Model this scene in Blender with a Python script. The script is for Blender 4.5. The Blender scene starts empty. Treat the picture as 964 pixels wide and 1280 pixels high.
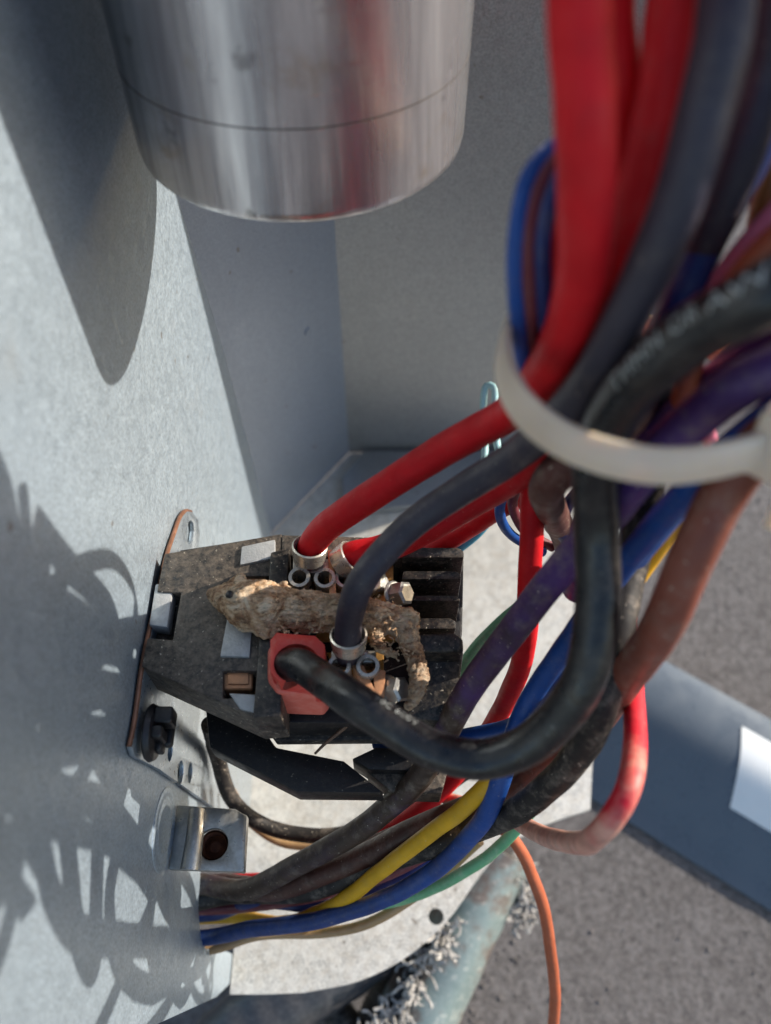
import bpy, bmesh, math, random
from mathutils import Vector, Matrix, noise
random.seed(7)
scene = bpy.context.scene
COL = scene.collection
R = math.radians
S = 0.001                                   # everything below is written in millimetres

# ------------------------------------------------------------------ camera
F, W0, H0, PITCH, CZ = 1000.0, 964.0, 1280.0, 57.0, 280.0
ct, st = math.cos(R(PITCH)), math.sin(R(PITCH))
cam_d = bpy.data.cameras.new('camera')
cam = bpy.data.objects.new('camera', cam_d); COL.objects.link(cam)
cam_d.sensor_fit = 'VERTICAL'; cam_d.sensor_height = 36.0; cam_d.lens = F / H0 * 36.0
cam_d.clip_start = 0.005; cam_d.clip_end = 60
cam.location = (0, 0, CZ * S); cam.rotation_euler = (R(90 - PITCH), 0, 0)
cam_d.dof.use_dof = True; cam_d.dof.focus_distance = 0.165; cam_d.dof.aperture_fstop = 13.0
scene.camera = cam
CAM = Vector((0, 0, CZ))

# ------------------------------------------------------------------ light
SUN = Vector((1.0, 0.385, 0.455)).normalized()   # towards the sun
elev = math.asin(SUN.z); azim = math.atan2(SUN.x, SUN.y)
w = bpy.data.worlds.new('World'); scene.world = w; w.use_nodes = True
nt = w.node_tree; bg = nt.nodes['Background']
sky = nt.nodes.new('ShaderNodeTexSky'); sky.sky_type = 'NISHITA'; sky.sun_disc = False
sky.sun_elevation = elev; sky.sun_rotation = azim
nt.links.new(sky.outputs[0], bg.inputs[0]); bg.inputs[1].default_value = 0.15
sd = bpy.data.lights.new('sun', 'SUN'); sd.energy = 4.3; sd.angle = R(0.53); sd.color = (1, 0.93, 0.83)
so = bpy.data.objects.new('sun', sd); COL.objects.link(so)
so.rotation_euler = (-SUN).to_track_quat('-Z', 'Y').to_euler(); so.location = SUN * 2
vs = scene.view_settings; vs.view_transform = 'Standard'; vs.look = 'None'; vs.exposure = 0.72; vs.gamma = 1.0
vs.use_curve_mapping = False
scene.render.engine = 'CYCLES'
scene.cycles.use_denoising = True; scene.cycles.max_bounces = 8
scene.cycles.caustics_reflective = False; scene.cycles.caustics_refractive = False

# ------------------------------------------------------------------ geometry helpers
def ray(px, py):
    a, b = (px - W0 / 2) / F, (H0 / 2 - py) / F
    return Vector((a, ct + b * st, -st + b * ct))
def P(px, py, t): return CAM + ray(px, py) * t              # pixel + depth along the lens axis
def PZ(px, py, z): d = ray(px, py); return CAM + d * ((z - CZ) / d.z)
def PX(px, py, x): d = ray(px, py); return CAM + d * (x / d.x)
def PY(px, py, y): d = ray(px, py); return CAM + d * (y / d.y)

def lin(h):
    h = h.lstrip('#'); v = [int(h[i:i + 2], 16) / 255 for i in (0, 2, 4)]
    return tuple((c / 12.92 if c <= 0.04045 else ((c + 0.055) / 1.055) ** 2.4) for c in v) + (1,)

def tag(o, label=None, cat=None, group=None, kind=None):
    for k, v in (('label', label), ('category', cat), ('group', group), ('kind', kind)):
        if v: o[k] = v
    return o

def empty(name, loc, label=None, cat=None, group=None):
    o = bpy.data.objects.new(name, None); COL.objects.link(o); o.location = Vector(loc) * S
    o.empty_display_size = 0.01
    return tag(o, label, cat, group)

def mods(bm, fn):
    """run modifiers on a millimetre mesh, give back a bmesh"""
    me = bpy.data.meshes.new('tmp'); bm.to_mesh(me); bm.free()
    o = bpy.data.objects.new('tmp', me); COL.objects.link(o)
    extra = fn(o) or []
    dg = bpy.context.evaluated_depsgraph_get(); dg.update()
    ev = o.evaluated_get(dg).to_mesh()
    out = bmesh.new(); out.from_mesh(ev); o.evaluated_get(dg).to_mesh_clear()
    for x in [o] + extra:
        m = x.data; bpy.data.objects.remove(x); bpy.data.meshes.remove(m)
    return out

def build(name, bm, mat, parent=None, smooth=True, sharp=35):
    bmesh.ops.recalc_face_normals(bm, faces=bm.faces[:])
    vs_ = [v.co for v in bm.verts]
    ctr = Vector(((min(v.x for v in vs_) + max(v.x for v in vs_)) / 2, (min(v.y for v in vs_) + max(v.y for v in vs_)) / 2, min(v.z for v in vs_)))
    for v in bm.verts: v.co = (v.co - ctr) * S
    for f in bm.faces: f.smooth = smooth
    if smooth:
        for e in bm.edges:
            if len(e.link_faces) == 2 and e.calc_face_angle(0) > R(sharp): e.smooth = False
    me = bpy.data.meshes.new(name); bm.to_mesh(me); bm.free()
    o = bpy.data.objects.new(name, me); COL.objects.link(o)
    me.materials.append(mat)
    w_ = ctr * S
    if parent:
        o.parent = parent
        base = Vector((0, 0, 0)); p = parent
        while p: base += p.location; p = p.parent
        o.location = w_ - base
    else: o.location = w_
    return o

def prism(pts, dz, bevel=0.4, seg=2, axis=Vector((0, 0, -1))):
    """outline of 3-D points swept by dz along axis"""
    bm = bmesh.new()
    a = [bm.verts.new(p) for p in pts]; b = [bm.verts.new(Vector(p) + axis * dz) for p in pts]
    n = len(pts); bm.faces.new(a); bm.faces.new(b[::-1])
    for i in range(n): bm.faces.new((a[i], b[i], b[(i + 1) % n], a[(i + 1) % n]))
    bmesh.ops.recalc_face_normals(bm, faces=bm.faces[:])
    if bevel: bmesh.ops.bevel(bm, geom=bm.edges[:], offset=bevel, segments=seg, affect='EDGES', profile=0.6, clamp_overlap=True)
    return bm

def pxprism(px, z, dz, bevel=0.4, seg=2):
    return prism([PZ(p[0], p[1], p[2] if len(p) > 2 else z) for p in px], dz, bevel, seg)

def rect(x0, y0, x1, y1): return [(x0, y0), (x1, y0), (x1, y1), (x0, y1)]

def cut(bm, cutters, bevel=0.0):
    def fn(o):
        ex = []
        for c in cutters:
            me = bpy.data.meshes.new('c'); bmesh.ops.recalc_face_normals(c, faces=c.faces[:]); c.to_mesh(me); c.free()
            co = bpy.data.objects.new('c', me); COL.objects.link(co); ex.append(co)
            m = o.modifiers.new('b', 'BOOLEAN'); m.operation = 'DIFFERENCE'; m.solver = 'EXACT'; m.object = co
        if bevel:
            m = o.modifiers.new('v', 'BEVEL'); m.width = bevel; m.segments = 2; m.limit_method = 'ANGLE'; m.angle_limit = R(40)
        return ex
    return mods(bm, fn)

def spline(pts, step=1.0):
    """centripetal-ish Catmull-Rom through points, about evenly spaced"""
    p = [Vector(q) for q in pts]
    p = [p[0] * 2 - p[1]] + p + [p[-1] * 2 - p[-2]]
    out = []
    for i in range(1, len(p) - 2):
        p0, p1, p2, p3 = p[i - 1:i + 3]
        t0 = 0; t1 = t0 + max((p1 - p0).length, 1e-4) ** .5; t2 = t1 + max((p2 - p1).length, 1e-4) ** .5; t3 = t2 + max((p3 - p2).length, 1e-4) ** .5
        n = max(2, int((p2 - p1).length / step))
        for k in range(n):
            t = t1 + (t2 - t1) * k / n
            A1 = p0 * ((t1 - t) / (t1 - t0)) + p1 * ((t - t0) / (t1 - t0))
            A2 = p1 * ((t2 - t) / (t2 - t1)) + p2 * ((t - t1) / (t2 - t1))
            A3 = p2 * ((t3 - t) / (t3 - t2)) + p3 * ((t - t2) / (t3 - t2))
            B1 = A1 * ((t2 - t) / (t2 - t0)) + A2 * ((t - t0) / (t2 - t0))
            B2 = A2 * ((t3 - t) / (t3 - t1)) + A3 * ((t - t1) / (t3 - t1))
            out.append(B1 * ((t2 - t) / (t2 - t1)) + B2 * ((t - t1) / (t2 - t1)))
    out.append(p[-2])
    return out

def frames(path):
    T = []
    for i in range(len(path)):
        T.append((path[min(i + 1, len(path) - 1)] - path[max(i - 1, 0)]).normalized())
    n = T[0].orthogonal().normalized(); N = [n]
    for i in range(1, len(path)):
        n = (n - T[i] * n.dot(T[i])).normalized(); N.append(n)
    return T, N

def tube_bm(path, r, seg=18, bm=None, cap=True, wob=0.0, closed=False):
    """r: number or function of 0..1"""
    bm = bm or bmesh.new()
    lay = bm.verts.layers.float.get('s') or bm.verts.layers.float.new('s')
    T, N = frames(path); rings = []; m = len(path); off = random.random() * 50
    for i, p in enumerate(path):
        s = i / (m - 1); rr = r(s) if callable(r) else r
        B = T[i].cross(N[i]); ring = []
        for k in range(seg):
            a = 2 * math.pi * k / seg
            d = N[i] * math.cos(a) + B * math.sin(a)
            q = 1.0
            if wob: q += wob * noise.noise(p * 0.12 + d * 0.9 + Vector((off, 0, 0)))
            v = bm.verts.new(p + d * rr * q); v[lay] = s; ring.append(v)
        rings.append(ring)
    for i in range(m - 1):
        for k in range(seg):
            bm.faces.new((rings[i][k], rings[i][(k + 1) % seg], rings[i + 1][(k + 1) % seg], rings[i + 1][k]))
    if cap:
        bm.faces.new(rings[0][::-1]); bm.faces.new(rings[-1])
    return bm

def lathe(profile, center, axis=Vector((0, 0, 1)), seg=32, bm=None):
    bm = bm or bmesh.new()
    axis = axis.normalized(); n = axis.orthogonal().normalized(); b = axis.cross(n); rings = []
    for (r, h) in profile:
        if r < 1e-6: rings.append([bm.verts.new(center + axis * h)]); continue
        rings.append([bm.verts.new(center + axis * h + (n * math.cos(2 * math.pi * k / seg) + b * math.sin(2 * math.pi * k / seg)) * r) for k in range(seg)])
    for A, B in zip(rings, rings[1:]):
        for k in range(seg):
            k2 = (k + 1) % seg
            if len(A) == 1 and len(B) == 1: continue
            if len(A) == 1: bm.faces.new((A[0], B[k2], B[k]))
            elif len(B) == 1: bm.faces.new((A[k], A[k2], B[0]))
            else: bm.faces.new((A[k], A[k2], B[k2], B[k]))
    return bm

# ------------------------------------------------------------------ materials
class NT:
    def __init__(s, name):
        s.m = bpy.data.materials.new(name); s.m.use_nodes = True; s.t = s.m.node_tree
        s.b = s.t.nodes['Principled BSDF']; s.tc = s.n('ShaderNodeTexCoord')
    def n(s, k, **kw):
        x = s.t.nodes.new(k)
        for a, v in kw.items(): setattr(x, a, v)
        return x
    def l(s, a, b): s.t.links.new(a, b)
    def noise(s, scale, detail=3, rough=.6, stretch=None, dist=0):
        x = s.n('ShaderNodeTexNoise'); x.inputs['Scale'].default_value = scale; x.inputs['Detail'].default_value = detail
        x.inputs['Roughness'].default_value = rough; x.inputs['Distortion'].default_value = dist
        if stretch:
            mp = s.n('ShaderNodeMapping'); mp.inputs['Scale'].default_value = stretch
            s.l(s.tc.outputs['Object'], mp.inputs[0]); s.l(mp.outputs[0], x.inputs[0])
        else: s.l(s.tc.outputs['Object'], x.inputs[0])
        return x.outputs[0]
    def ramp(s, src, stops):
        x = s.n('ShaderNodeValToRGB'); e = x.color_ramp.elements
        while len(e) < len(stops): e.new(0.5)
        for q, (p, c) in zip(e, stops): q.position = p; q.color = c if len(c) == 4 else (*c, 1)
        s.l(src, x.inputs[0]); return x.outputs[0]
    def g(s, src, lo, hi, a=0.0, b=1.0):
        x = s.n('ShaderNodeMapRange'); s.l(src, x.inputs[0])
        for i, v in zip((1, 2, 3, 4), (lo, hi, a, b)): x.inputs[i].default_value = v
        return x.outputs[0]
    def mul(s, a, b):
        x = s.n('ShaderNodeMath', operation='MULTIPLY'); s.l(a, x.inputs[0])
        if isinstance(b, (int, float)): x.inputs[1].default_value = b
        else: s.l(b, x.inputs[1])
        return x.outputs[0]
    def mix(s, fac, a, b):
        x = s.n('ShaderNodeMix', data_type='RGBA')
        if isinstance(fac, (int, float)): x.inputs[0].default_value = fac
        else: s.l(fac, x.inputs[0])
        for v, i in ((a, 6), (b, 7)):
            if isinstance(v, tuple): x.inputs[i].default_value = v
            else: s.l(v, x.inputs[i])
        return x.outputs[2]
    def bump(s, src, strength, dist=0.0003):
        x = s.n('ShaderNodeBump'); x.inputs['Strength'].default_value = strength; x.inputs['Distance'].default_value = dist
        if s.b.inputs['Normal'].is_linked: s.l(s.b.inputs['Normal'].links[0].from_socket, x.inputs['Normal'])
        s.l(src, x.inputs['Height']); s.l(x.outputs[0], s.b.inputs['Normal'])
    def up(s, lo=.2, hi=.9):
        gm = s.n('ShaderNodeNewGeometry'); sp = s.n('ShaderNodeSeparateXYZ'); s.l(gm.outputs['Normal'], sp.inputs[0])
        return s.g(sp.outputs[2], lo, hi)
    def set(s, rough=None, metal=None, spec=None):
        for k, v in (('Roughness', rough), ('Metallic', metal), ('Specular IOR Level', spec)):
            if v is None: continue
            if isinstance(v, (int, float)): s.b.inputs[k].default_value = v
            else: s.l(v, s.b.inputs[k])
    def col(s, c):
        if isinstance(c, tuple): s.b.inputs['Base Color'].default_value = c
        else: s.l(c, s.b.inputs['Base Color'])

def sc(c, k): return tuple(min(1, x * k) for x in c[:3]) + (1,)

def m_plain(name, hexc, rough=.5, metal=0, var=.2, vs_=250, bump=.15, bs=1500, dust=0, dustc='a89c8c', ds=700, dlo=.45, dhi=.7, fleck=0, updust=False):
    t = NT(name); c = lin(hexc)
    col = t.mix(t.g(t.noise(vs_, 4), .3, .7), sc(c, 1 - var), sc(c, 1 + var))
    if dust:
        f = t.mul(t.g(t.noise(ds, 5, .7), dlo, dhi), dust)
        if updust: f = t.mul(f, t.up())
        col = t.mix(f, col, lin(dustc))
    if fleck:
        f = t.mul(t.g(t.noise(1500, 2, .5), .68, .74), fleck); col = t.mix(f, col, lin('c9bda8'))
    t.col(col); t.set(t.g(t.noise(vs_ * 1.7, 3), .3, .7, max(.05, rough - .1), min(1, rough + .12)), metal)
    if bump: t.bump(t.noise(bs, 3), bump)
    return t.m

def m_wire(name, hexc, rough=.42, dust=.25, dustc='9d8f80', worn=None, var=.12, spec=.35):
    t = NT(name); c = lin(hexc)
    col = t.mix(t.g(t.noise(180, 4), .3, .7), sc(c, 1 - var), sc(c, 1 + var))
    if worn:                                  # the jacket's sun-bleached end
        at = t.n('ShaderNodeAttribute', attribute_name='s')
        f = t.n('ShaderNodeMath', operation='ADD'); t.l(at.outputs['Fac'], f.inputs[0]); t.l(t.g(t.noise(120, 4), .3, .7, -.12, .12), f.inputs[1])
        col = t.mix(t.g(f.outputs[0], worn[1], worn[2]), col, t.mix(t.g(t.noise(350, 4), .4, .65), lin(worn[0]), sc(lin(worn[0]), .7)))
    dn = t.g(t.noise(260, 6, .75), .5, .75); col = t.mix(t.mul(dn, dust), col, lin(dustc))
    sm = t.g(t.noise(95, 5, .65), .5, .68); col = t.mix(t.mul(sm, .32), col, sc(c, .45))
    fl = t.g(t.noise(1300, 2, .5), .70, .75); col = t.mix(t.mul(fl, min(1, dust * 1.6)), col, lin('c4b7a5'))
    t.col(col); t.set(t.g(t.noise(400, 4), .3, .7, rough - .08, rough + .15), 0, spec)
    t.bump(t.noise(900, 4), .2); t.bump(t.noise(120, 3), .35, .0010)
    return t.m

def m_galv(name, hexc, metal=.45, rough=.45, grain=.12, spangle=.1, stain=.0, warm=0):
    t = NT(name); c = lin(hexc)
    a = t.g(t.noise(1800, 2, .6), .3, .7); v = t.n('ShaderNodeTexVoronoi'); v.inputs['Scale'].default_value = 420
    t.l(t.tc.outputs['Object'], v.inputs[0])
    bw = t.n('ShaderNodeRGBToBW'); t.l(v.outputs['Color'], bw.inputs[0])
    col = t.mix(a, sc(c, 1 - grain), sc(c, 1 + grain))
    col = t.mix(t.mul(t.g(bw.outputs[0], .2, .8), spangle), col, sc(c, 1.5))
    big = t.g(t.noise(28, 5, .6), .35, .7)
    col = t.mix(t.mul(big, .22), col, sc(c, .8))
    drip = t.g(t.noise(1.0, 4, .6, (90, 90, 9)), .5, .72); col = t.mix(t.mul(drip, .14), col, sc(c, .72))
    scr = t.g(t.noise(1.0, 2, .5, (60, 900, 260)), .70, .74); col = t.mix(t.mul(scr, .25), col, sc(c, 1.35))
    if stain: col = t.mix(t.mul(t.g(t.noise(45, 6, .65), .60, .76), stain), col, lin('a08c70'))
    if warm: col = t.mix(t.mul(t.g(t.noise(350, 5, .7), .45, .7), warm), col, lin('b6aa98'))
    dots = t.g(t.noise(260, 1, .4), .77, .80); col = t.mix(t.mul(dots, .6), col, lin('6a5c4e'))
    t.col(col); t.set(t.g(t.noise(600, 4), .3, .7, rough - .1, rough + .12), metal)
    t.bump(t.noise(1600, 3), .22, .0002); t.bump(t.noise(30, 2), .25, .0012)
    return t.m

MAT = {}
MAT['wall'] = m_galv('galvanised_partition', '9daab4', .5, .42, .32, .14, .14)
MAT['wall2'] = m_galv('galvanised_corner', '8b94a1', .58, .42, .14, .06, .05)
MAT['wall3'] = m_galv('galvanised_back', '96989a', .62, .38, .24, .08, .08)
MAT['pan'] = m_galv('weathered_pan', 'c6c3bb', .35, .5, .4, .5, .25, .5)
MAT['plate'] = m_galv('zinc_plate', 'a8b2ba', .75, .33, .12, .05, .06)
MAT['copper_edge'] = m_plain('sheared_edge', '8f6650', .45, .6, .3)
MAT['zinc'] = m_plain('zinc_bright', 'b5b3ad', .35, .8, .2, 400, .3, 2200, .35, '8a7f70')
MAT['tin'] = m_plain('tinned_terminal', 'bdb6aa', .3, .65, .15, 500, .2, 1500, .25, '8d7d68')
MAT['brass'] = m_plain('brass_strip', 'b98c4e', .38, .75, .25, 400, .2, 1500, .35, '6a4a2c')
MAT['copper'] = m_plain('copper_contact', 'c98f66', .42, .25, .2, 400, .2, 1500, .3, '8f7a62')
MAT['phenolic'] = m_plain('black_phenolic', '191716', .42, 0, .3, 300, .3, 1800, .5, '7d7062', 900, .45, .72, .8)
MAT['phenolic_dusty'] = m_plain('dusty_phenolic', '1d1a18', .48, 0, .3, 300, .4, 1800, .75, '8a7c6d', 800, .34, .72, 1.0)
MAT['phenolic_clean'] = m_plain('black_moulding', '141213', .45, 0, .3, 300, .2, 1800, .25, '5a5046', 900, .5, .75, .25)
MAT['grey_inlay'] = m_plain('grey_moulding', 'b3b4b3', .45, .25, .12, 500, .35, 2400, .25, '5d574f')
MAT['boot'] = m_plain('red_insulator', 'e24a3e', .42, 0, .08, 200, .15, 1400, .3, 'e0a08c', 500, .5, .75)
MAT['boot_pale'] = m_plain('pale_red_insulator', 'e8705e', .5, 0, .1, 200, .2, 1400, .3, 'e9b3a0', 400, .45, .7)  # paler red for the boot's lower skirt
MAT['rust'] = m_plain('rust_hole', '6b3d26', .7, .2, .5, 500, .6, 1200)
MAT['black_plastic'] = m_plain('black_plastic', '151417', .38, 0, .2, 300, .25, 1500, .2, '5a5550')
MAT['label_white'] = m_plain('white_label', 'e8e8e4', .45, 0, .02)
MAT['ink'] = m_plain('pale_ink', 'b9bdb9', .6, 0, .15, 900, 0, 1500, .55, '3a3936', 1500, .4, .6)
MAT['ink2'] = m_plain('worn_ink', 'a3a6a3', .6, 0, .15, 900, 0, 1500, .8, '1c1b1b', 1100, .42, .6)
MAT['twig'] = m_plain('dry_twig', '6b5240', .8, 0, .3)
MAT['panel_paint'] = m_plain('blue_grey_paint', '62696f', .3, .2, .03, 60, .03, 900)
MAT['foam'] = m_plain('black_foam', '1b1a1b', .85, 0, .3, 200, .6, 700, .3, '5d564e')
MAT['cable_sheath'] = m_plain('brown_black_sheath', '3d352f', .6, 0, .3, 150, .4, 600, .4, '7a6f62')
MAT['grey_conduit'] = m_plain('grey_conduit', '3f3e3f', .4, .0, .15, 120, .1, 600, .2, '8d8a86')

def m_patina():
    t = NT('patina_copper')
    col = t.ramp(t.noise(45, 6, .65), [(.3, lin('6a7b77')), (.46, lin('8b9894')), (.54, lin('7a6f66')), (.72, lin('5f473b'))])
    col = t.mix(t.mul(t.g(t.noise(400, 5, .7), .55, .7), .5), col, lin('d8d3c8'))
    t.col(col); t.set(.45, .35); t.bump(t.noise(300, 4), .2); return t.m
MAT['patina'] = m_patina()
def m_fray():
    t = NT('frayed_foil'); col = t.mix(t.g(t.noise(700, 4), .35, .65), lin('7f7a75'), lin('c9c5bf')); t.col(col); t.set(.55, .2); t.bump(t.noise(900, 4), .5); return t.m
MAT['fray'] = m_fray()
def m_tie():
    t = NT('nylon_tie'); c = lin('e0cab4')
    t.col(t.mix(t.mul(t.g(t.noise(120, 4), .4, .7), .35), c, lin('bfa88e'))); t.set(.33, 0, .5)
    t.b.inputs['Subsurface Weight'].default_value = .6; t.b.inputs['Subsurface Radius'].default_value = (.004, .003, .0015); t.b.inputs['Subsurface Scale'].default_value = .5
    t.bump(t.noise(700, 2), .06); return t.m
MAT['tie'] = m_tie()
def m_can():
    t = NT('brushed_aluminium')
    streak = t.noise(1.0, 5, .7, (900, 900, 14)); streak2 = t.noise(1.0, 3, .6, (220, 220, 5))
    col = t.mix(t.g(streak, .25, .75), lin('d6d3d5'), lin('faf8f8'))
    col = t.mix(t.mul(t.g(t.noise(60, 6, .7), .58, .68), .6), col, lin('c9b49a'))
    col = t.mix(t.mul(t.g(t.noise(130, 5, .65), .62, .7), .55), col, lin('5f5750'))
    col = t.mix(t.mul(t.g(streak2, .4, .6), .55), col, lin('8a868e'))
    t.col(col); t.set(t.g(streak2, .3, .7, .1, .3), .84)
    sc2 = t.g(t.noise(1.0, 3, .6, (120, 120, 700)), .66, .72); 
    t.bump(sc2, .3, .0001); t.bump(streak, .55, .00014); t.bump(t.noise(50, 3), .15, .0006); return t.m
MAT['can'] = m_can()
MAT['groove'] = m_plain('dark_groove', '4a4440', .6, .4, .3)
def m_lizard():
    t = NT('dried_skin')
    n1 = t.noise(230, 6, .7, None, .8); n2 = t.noise(1.0, 5, .7, (500, 1500, 1200)); n3 = t.noise(75, 3, .5)
    col = t.ramp(n1, [(.24, lin('4a3122')), (.37, lin('946a48')), (.45, lin('c9a27a')), (.56, lin('e8cdab')), (.8, lin('e6dabb'))])
    col = t.mix(t.mul(t.g(n3, .48, .64), .5), col, lin('5e4230'))
    col = t.mix(t.mul(t.g(n2, .5, .66), .7), col, lin('3a2a1c'))
    t.col(col); t.set(t.g(n2, .3, .7, .32, .7), 0, .5); t.bump(n2, .9, .0006); t.bump(n1, .35, .0008); return t.m
MAT['lizard'] = m_lizard()
def m_ground():
    t = NT('concrete')
    a = t.noise(230, 6, .8); b = t.noise(35, 5, .6); c = t.noise(1100, 3, .7)
    col = t.mix(t.g(a, .3, .7), lin('423e3d'), lin('7c7673')); col = t.mix(t.mul(t.g(b, .4, .7), .3), col, lin('5f5854'))
    col = t.mix(t.mul(t.g(c, .55, .7), .5), col, lin('9c9691')); col = t.mix(t.mul(t.g(t.noise(500, 2), .62, .7), .6), col, lin('322f2e'))
    v = t.n('ShaderNodeTexVoronoi'); v.inputs['Scale'].default_value = 520; t.l(t.tc.outputs['Object'], v.inputs[0]); bw = t.n('ShaderNodeRGBToBW'); t.l(v.outputs['Color'], bw.inputs[0])
    col = t.mix(t.mul(t.g(bw.outputs[0], .3, .8), .35), col, lin('8f8a87')); col = t.mix(t.mul(t.g(t.noise(9, 5, .6), .45, .65), .2), col, lin('4a4644'))
    t.col(col); t.set(.9, 0, .3); t.bump(a, .8, .0015); t.bump(c, .5, .0008); return t.m
MAT['ground'] = m_ground()

# ------------------------------------------------------------------ the setting
GZ = -95.0
bm = bmesh.new()
for q in ((-3000, -3000), (3000, -3000), (3000, 3000), (-3000, 3000)): bm.verts.new((q[0], q[1], GZ))
bm.faces.new(bm.verts[:]); g = build('ground', bm, MAT['ground'], smooth=False); tag(g, kind='structure')

XW = -47.0
cab = empty('unit_cabinet', (0, 120, 0), 'grey galvanised sheet metal cabinet of side, corner and back panels on a pan', 'cabinet')
wall_yz = [(12, 0), (20, 0), (20, 9), (18.2, 42), (20, 50), (26, 57), (35, 60), (45, 57), (50, 48), (51, 0), (172, 0), (166, 110), (158, 170), (156, 330), (-70, 330), (-30, 230), (-8, 150), (0, 96), (8, 20)]
side = prism([Vector((XW, y, z)) for y, z in wall_yz], 1.3, 0.25, 2, Vector((-1, 0, 0)))
wall = build('side_panel', side, MAT['wall'], cab)
# round stamped ring on the side panel
e = PX(205, 1037, XW); build('stamped_ring', lathe([(8.6, -.1), (8.5, .12), (8.0, .3), (7.4, .3), (6.9, .12), (5.6, .12), (5.2, .28), (4.6, .28), (4.2, .1), (0, .08)], e, Vector((1, 0, 0)), 40), MAT['wall'], wall)
corner = prism([Vector(p) for p in ((-52, 165, 0), (-16, 213, 0), (-15, 214.4, 0), (-53, 167, 0))], -330, 0)
cp = build('corner_panel', corner, MAT['wall2'], cab)
d = PX(355, 413, -25); build('dimple', lathe([(1.5, .0), (1.3, .5), (.6, .3), (0, .2)], Vector((-26.5, 199, 61)) + Vector((0, 0, 25)), Vector((.8, -.6, 0)), 16), MAT['wall2'], cp)
build('back_panel', prism([Vector(p) for p in ((-16, 213, 0), (98, 213, 0), (104, 219, 0), (104, 260, 0), (102.6, 260, 0), (102.6, 219.6, 0), (97.4, 214.4, 0), (-15.4, 214.4, 0))], -330, 0), MAT['wall3'], cab)
pan_px = [(275, 1243), (330, 1243), (380, 1241), (450, 1226), (510, 1195), (560, 1150), (600, 1095), (630, 1060), (680, 1032), (738, 1012), (742, 930), (780, 800), (800, 700), (780, 540)]
pan_pts = [PZ(x, y, 0) for x, y in pan_px]
pan_pts[0].x = XW + .3
dense = spline(pan_pts[2:10], 4)
pan_out = pan_pts[:2] + dense + pan_pts[10:] + [Vector((96, 212.6, 0)), Vector((-15.5, 212.6, 0)), Vector((XW + .3, 171, 0))]
hole = lathe([(0, -4), (2.4, -4), (2.4, 4), (0, 4)], PZ(545, 1146, -1), Vector((0, 0, 1)), 20)
pan = build('base_pan', cut(prism(pan_out, 2.0, 0), [hole], 0), MAT['pan'], cab)
build('foot_flange', pxprism([(428, 596), (455, 563), (640, 563), (640, 590), (560, 628), (430, 640)], 4, 3.5, .4), MAT['wall3'], pan)
# bent tab with a screw hole, folded out of the side panel
tz = 93.0
tab_px = [(216, 1006), (294, 1011), (307, 1019), (303, 1090), (226, 1087)]
tabp = [PZ(x, y, tz) for x, y in tab_px]; tabp[0].x = XW + .1; tabp[-1].x = XW + .1
hc = PZ(266, 1055, tz)
tab = build('screw_tab', cut(prism(tabp, 1.6, 0), [lathe([(0, -4), (3.3, -4), (3.3, 4), (0, 4)], hc, Vector((0, 0, 1)), 28)], .35), MAT['zinc'], cab)
build('tab_lip', prism([PZ(294, 1013, tz - .2), PZ(309, 1019, tz - .2), PZ(305, 1090, tz - .2), PZ(290, 1088, tz - .2)], 3.2, .5), MAT['zinc'], tab)
build('hole_sleeve', lathe([(3.25, -1.5), (3.25, -6), (0, -6), (0, -3.4), (1.2, -3.5), (1.9, -4.2), (2.5, -4.4), (2.5, -3.3), (2.8, -3.0), (2.5, -2.5), (2.85, -2.0), (2.85, -1.4)], hc, Vector((0, 0, 1)), 24), MAT['rust'], tab)
b0 = PZ(243, 1050, tz)
build('bent_ear', tube_bm(spline([b0 + Vector((0, -6.2, .7)), b0 + Vector((.3, 0, 1.2)), b0 + Vector((0, 6.2, .7))], 1), lambda s: 2.1 - .35 * s, 18), MAT['zinc'], tab)

# ------------------------------------------------------------------ capacitor
cc = Vector((-14.7, 133.4, 197.4)); cr = 28.4; CAX = Vector((0, math.sin(R(4)), math.cos(R(4))))
cap = empty('capacitor', cc, 'round silver aluminium capacitor can hanging beside the side panel', 'capacitor')
prof = [(0, .6), (cr - 3.5, .5), (cr - 2.2, 0), (cr - 1.0, .35), (cr - .25, 1.2), (cr, 2.6), (cr, 104), (cr + 1.2, 105), (cr + 1.2, 108), (cr - 2, 109), (0, 109)]
can = build('can', lathe(prof, cc, CAX, 96), MAT['can'], cap)
build('scored_line', lathe([(cr - .2, 15.6), (cr + .03, 15.62), (cr + .03, 15.82), (cr - .2, 15.84)], cc, CAX, 96), MAT['groove'], can)
build('mounting_strap', lathe([(cr + .1, 78), (cr + .9, 78), (cr + .9, 92), (cr + .1, 92)], cc, CAX, 64), MAT['plate'], cap)

# ------------------------------------------------------------------ contactor
FZ = 138.0
con = empty('contactor', PZ(330, 800, 110), 'black two pole contactor block with dusty moulding on a zinc mounting plate', 'contactor')
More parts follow.
